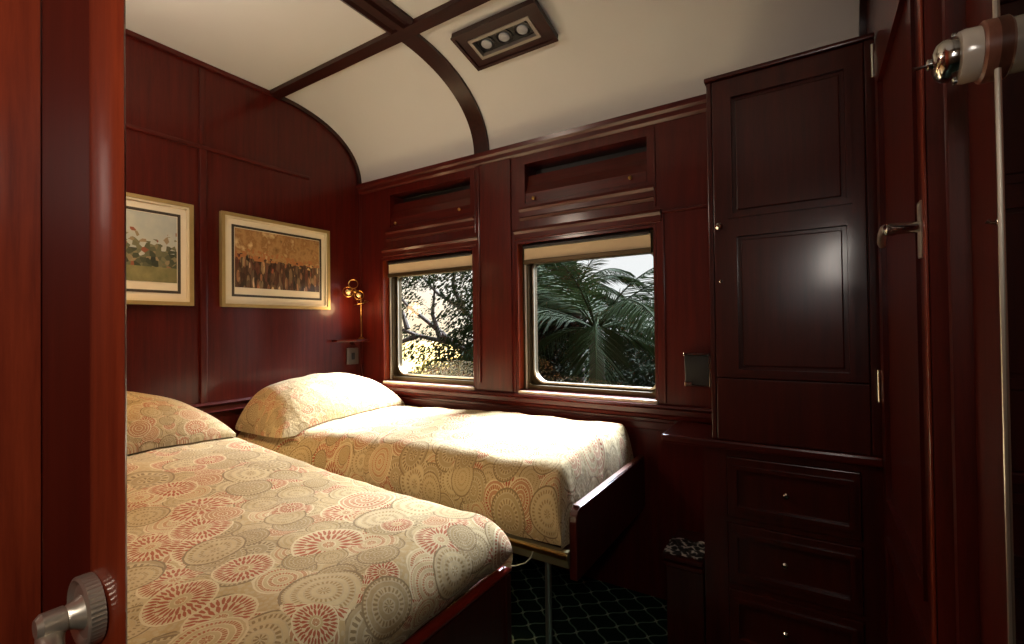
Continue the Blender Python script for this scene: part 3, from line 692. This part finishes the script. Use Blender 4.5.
obj('peg', G().tube([(XR-.006, .728, .110), (XR-.010, .728, .110), (XR-.013, .728, .112)], [.002, .002, .003], 10), CHROME, r, True)

# ------------------------------------------------------------------ outside
struct('ground', G().prism([(-90, 10.5), (-8.6, 10.5), (-48, 60), (-90, 60)], -2.29, -2.19, 'xy'), leafmat('glow_field', (150, 122, 70), (176, 146, 92)), 'pale field with a warm glow painted in, far behind the tree', 'field')  # pale straw colour stands in for the low sun glow
struct('ground', G().box(-40, 30, 2.6, 60, -2.3, -2.2), leafmat('grass_ground', (9, 13, 6), (18, 22, 11)), 'grassy ground outside the train', 'ground')
BARK = plain('bark', (60, 48, 38), .9, var=.3)
L1 = leafmat('tree_leaves', (17, 23, 12), (34, 42, 21)); L2 = leafmat('palm_leaves', (15, 23, 11), (32, 42, 20)); L3 = leafmat('shrub_leaves', (10, 14, 8), (22, 28, 15)); L4 = leafmat('painted_sun_leaves', (104, 92, 40), (140, 122, 58))  # the last leaf colour has sunlight painted in as yellow
def leaves(g, pts, size, rng):
    for p in pts:
        q = Vector((rng.gauss(0, 1), rng.gauss(0, 1), rng.gauss(0, 1))).normalized(); s = size*rng.uniform(.6, 1.3)
        u = q.orthogonal().normalized(); w = q.cross(u); p = Vector(p)
        vs = [g.bm.verts.new(p+d) for d in (-u*s, w*s*.38+q*s*.1, u*s, -w*s*.38+q*s*.1)]
        g.bm.faces.new(vs[:3]); g.bm.faces.new([vs[0], vs[2], vs[3]])
def leafy_tree(name, base, limbs, blobs, n, size, mat, label, cat, seed, group=None):
    rng = random.Random(seed); r = thing(name, base[0], base[1], -2.2, label, cat, group)
    for i, (pts, r0, r1) in enumerate(limbs):
        m = len(pts); obj('trunk' if i == 0 else 'branch', G().tube(pts, [r0+(r1-r0)*k/(m-1) for k in range(m)], 8), BARK, r, True)
    g = G(); tot = sum(b[2] for b in blobs); pts = []
    for c, rad, wt in blobs:
        for _ in range(int(n*wt/tot)):
            d = Vector((rng.gauss(0, 1), rng.gauss(0, 1), rng.gauss(0, 1))).normalized()*(rng.random()**.45)
            pts.append(Vector(c)+Vector((d.x*rad[0], d.y*rad[1], d.z*rad[2])))
    leaves(g, pts, size, rng); obj('foliage', g, mat, r)
    return r
# spreading tree seen through the corner window
rng = random.Random(4)
blobs = []
for (x, z, rx, rz, w) in ((-5.6, .75, .7, .35, 3), (-4.9, .85, .7, .35, 3), (-4.1, .75, .6, .4, 3), (-3.7, .2, .5, .5, 3), (-5.8, .25, .5, .3, 2), (-5.3, .35, .4, .25, 1), (-4.2, .2, .35, .3, 1.2), (-5.75, -.15, .45, .2, .9), (-4.9, -.05, .5, .15, .5), (-4.4, -.30, .4, .2, .9), (-5.3, -.38, .35, .12, .6), (-3.75, -.35, .45, .4, 4), (-4.2, -.65, .4, .25, 2.4), (-5.0, 1.5, 1.4, .7, 4), (-3.6, 1.4, .9, .8, 4)):
    blobs.append(((x, 5.2+rng.uniform(-.4, .4), z), (rx, .7, rz), w))
limbs = [([(-3.65, 5.3, -2.2), (-3.7, 5.3, -1.2), (-3.75, 5.25, -.5), (-3.7, 5.2, .2), (-3.8, 5.2, 1.2)], .13, .05)]
for e in (((-3.75, 5.25, -.45), (-4.3, 5.2, -.22), (-4.9, 5.1, -.10), (-5.5, 5.0, .10), (-6.0, 5.0, .35)), ((-4.3, 5.2, -.22), (-4.7, 5.2, .05), (-5.1, 5.1, .35), (-5.5, 5.1, .7)), ((-3.72, 5.2, .0), (-4.1, 5.2, .25), (-4.5, 5.1, .5), (-5.0, 5.1, .95)), ((-4.9, 5.1, -.10), (-5.3, 5.1, -.22), (-5.8, 5.1, -.20)), ((-4.5, 5.15, -.15), (-4.6, 5.1, .2), (-4.55, 5.1, .6)), ((-5.1, 5.1, 0), (-5.2, 5.1, .25), (-5.7, 5.1, .5)), ((-4.1, 5.2, .25), (-4.3, 5.2, .6), (-4.2, 5.2, 1.1))):
    limbs.append((list(e), .045, .012))
leafy_tree('leafy_tree', (-3.65, 5.3), limbs, blobs, 15000, .034, L1, 'spreading dark leafy tree outside the corner window', 'tree', 11)
leafy_tree('sunny_shrub', (-5.4, 6.6), [([(-5.9, 6.6, -2.2), (-5.9, 6.6, -1.2)], .04, .02)], [((-5.7, 6.6, -.8), (.6, .4, .30), 2), ((-6.4, 6.6, -1.0), (.5, .4, .18), 1), ((-5.3, 6.6, -1.0), (.5, .4, .5), 2)], 1500, .055, L4, 'shrub with sunlit yellow painted into its leaves, low behind the corner window', 'shrub', 12)
# palm
def palm(base, top, n, length, seed, label):
    rng = random.Random(seed); r = thing('palm_tree', base[0], base[1], -2.2, label, 'palm')
    b, tp = Vector((base[0], base[1], -2.2)), Vector(top)
    obj('trunk', G().tube([b, b.lerp(tp, .5)+Vector((.03, 0, 0)), tp], [.13, .11, .09], 12), BARK, r, True)
    for k in range(n):
        az = 2*PI*k*.381966+rng.uniform(-.2, .2); el = rng.uniform(.05, 1.25); L = length*rng.uniform(.8, 1.15)
        d = Vector((math.cos(az)*math.cos(el), math.sin(az)*math.cos(el), math.sin(el))); p = tp.copy(); pts = [p.copy()]; m = 14
        for i in range(m):
            d = (d+Vector((0, 0, -.085*(1+i*.08)))).normalized(); p = p+d*L/m; pts.append(p.copy())
        fr = obj('frond', G().tube(pts, [.014*(1-i/(m+2)) for i in range(m+1)], 5), L2, r, True)
        g = G()
        for i in range(2, m):
            for j in range(5):
                f = j/5; q = pts[i].lerp(pts[i+1], f); t_ = (pts[i+1]-pts[i]).normalized(); sd = t_.cross(Vector((0, 0, 1)))
                if sd.length < .1: sd = Vector((1, 0, 0))
                sd.normalize(); u = sd.cross(t_)
                ln = .42*length/1.6*math.sin(PI*min(1, (i+f)/(m+.6)+.12))**.7
                for sg in (-1, 1):
                    dr = (sd*sg*.8+t_*.75-u*.12+Vector((0, 0, -.22))+Vector((rng.uniform(-.1, .1), rng.uniform(-.1, .1), rng.uniform(-.1, .1)))).normalized()
                    tip = q+dr*ln+Vector((0, 0, -.16*ln)); md = q.lerp(tip, .5)+Vector((0, 0, .03)); w = t_*.0075
                    vs = [g.bm.verts.new(v) for v in (q-w, q+w, md+w*1.1, tip, md-w*1.1)]
                    g.bm.faces.new(vs)
        obj('leaflets', g, L2, fr)
    return r
palm((-2.35, 5.6), (-2.30, 5.6, -.05), 19, 2.1, 21, 'feathery palm with arching fronds outside the window beside the cupboard')
palm((-3.5, 7.6), (-3.5, 7.6, .6), 16, 1.7, 25, 'taller palm standing behind the nearer palm')
for i, (x, y, z, rx, rz, n, lab) in enumerate(((-3.75, 6.7, -.75, .75, .75, 4500, 'round dark shrub low beside the left hand side of the palm'), (-4.1, 7.6, .45, .85, 1.1, 7000, 'dense dark shrub rising high beside the palms'), (-3.1, 9.2, -.5, 1.2, .9, 6000, 'wide dark shrub right behind the palms'), (-1.9, 7.0, -1.0, 1.3, .75, 5000, 'low dark shrub under the right hand side of the palm'), (-4.9, 8.9, .5, 1.0, 1.5, 7000, 'tall dark bush farthest back, behind the other shrubs'))):
    leafy_tree('shrub', (x, y), [([(x, y, -2.2), (x, y, z)], .05, .02)], [((x, y, z), (rx, .6, rz), 1), ((x, y, z-.6), (rx, .6, .6), .6)], n, .06, L3, lab, 'shrub', 30+i, 'shrubs outside')

# ------------------------------------------------------------------ sky and lights
w = bpy.data.worlds.new('sky'); SC.world = w; w.use_nodes = True; nt = w.node_tree; nt.nodes.clear()
o = nt.nodes.new('ShaderNodeOutputWorld'); bg = nt.nodes.new('ShaderNodeBackground'); nt.links.new(bg.outputs[0], o.inputs[0])
tc = nt.nodes.new('ShaderNodeTexCoord'); nz = nt.nodes.new('ShaderNodeVectorMath'); nz.operation = 'NORMALIZE'; nt.links.new(tc.outputs['Generated'], nz.inputs[0])
dt = nt.nodes.new('ShaderNodeVectorMath'); dt.operation = 'DOT_PRODUCT'; nt.links.new(nz.outputs[0], dt.inputs[0]); dt.inputs[1].default_value = Vector((-9.1, 9.0, -.6)).normalized()
rp = nt.nodes.new('ShaderNodeValToRGB'); nt.links.new(dt.outputs['Value'], rp.inputs[0])
e = rp.color_ramp.elements; e[0].position = .93; e[0].color = (.66, .68, .68, 1); e[1].position = .9985; e[1].color = (1.0, .80, .52, 1)
m_ = e.new(.988); m_.color = (.84, .79, .72, 1)
nt.links.new(rp.outputs[0], bg.inputs[0]); bg.inputs['Strength'].default_value = 1.45
def lamp(name, typ, loc, power, col, **kw):
    l = bpy.data.lights.new(name, typ); l.energy = power; l.color = col
    for k_, v in kw.items(): setattr(l, k_, v)
    ob = bpy.data.objects.new(name, l); C.objects.link(ob); ob.location = (loc[0], loc[1], loc[2]+H); return ob
s = lamp('sun', 'SUN', (-1.5, 4, 3), 84.0, (.78, .89, 1), angle=math.radians(46))
s.rotation_euler = Vector((-.12, -.69, -.70)).to_track_quat('-Z', 'Y').to_euler()
sp_ = lamp('bed_warm_fill', 'SPOT', (-2.05, .40, 1.28), 58, (1, .58, .20), shadow_soft_size=.06, spot_size=math.radians(98), spot_blend=.9)  # unseen spot added to warm the near quilt, no fixture
lamp('cabin_fill', 'POINT', (-1.75, .45, .86), 18, (1, .82, .64), shadow_soft_size=.12)  # bare point light added to brighten ceiling and cabin
lamp('reading_bulb', 'POINT', (-2.40, 1.93, .14), 1.6, (1, .62, .30), shadow_soft_size=.05)
a = lamp('corridor_fill', 'AREA', (.13, -.45, .44), 8, (1, .90, .80), size=.25); a.rotation_euler = Vector((-1, .28, .10)).to_track_quat('-Z', 'Y').to_euler()  # unseen area light added to brighten the doorway's left side

# ------------------------------------------------------------------ camera
f_, yaw, pitch, roll = 470.5, math.radians(-32.478), math.radians(.667), math.radians(-.7186)
fw = Vector((math.sin(yaw)*math.cos(pitch), math.cos(yaw)*math.cos(pitch), math.sin(pitch)))
rt = Vector((math.cos(yaw), -math.sin(yaw), 0)); up = rt.cross(fw)
rt, up = rt*math.cos(roll)+up*math.sin(roll), -rt*math.sin(roll)+up*math.cos(roll)
cd = bpy.data.cameras.new('camera'); cam = bpy.data.objects.new('camera', cd); C.objects.link(cam)
cd.sensor_width = 36; cd.lens = f_/1024*36; cd.clip_start = .02
cam.matrix_world = Matrix(((rt.x, up.x, -fw.x, 0), (rt.y, up.y, -fw.y, 0), (rt.z, up.z, -fw.z, H), (0, 0, 0, 1)))
SC.camera = cam
SC.view_settings.view_transform = 'Standard'; SC.view_settings.look = 'None'; SC.view_settings.gamma = 1
SC.view_settings.use_curve_mapping = False; SC.view_settings.exposure = 0
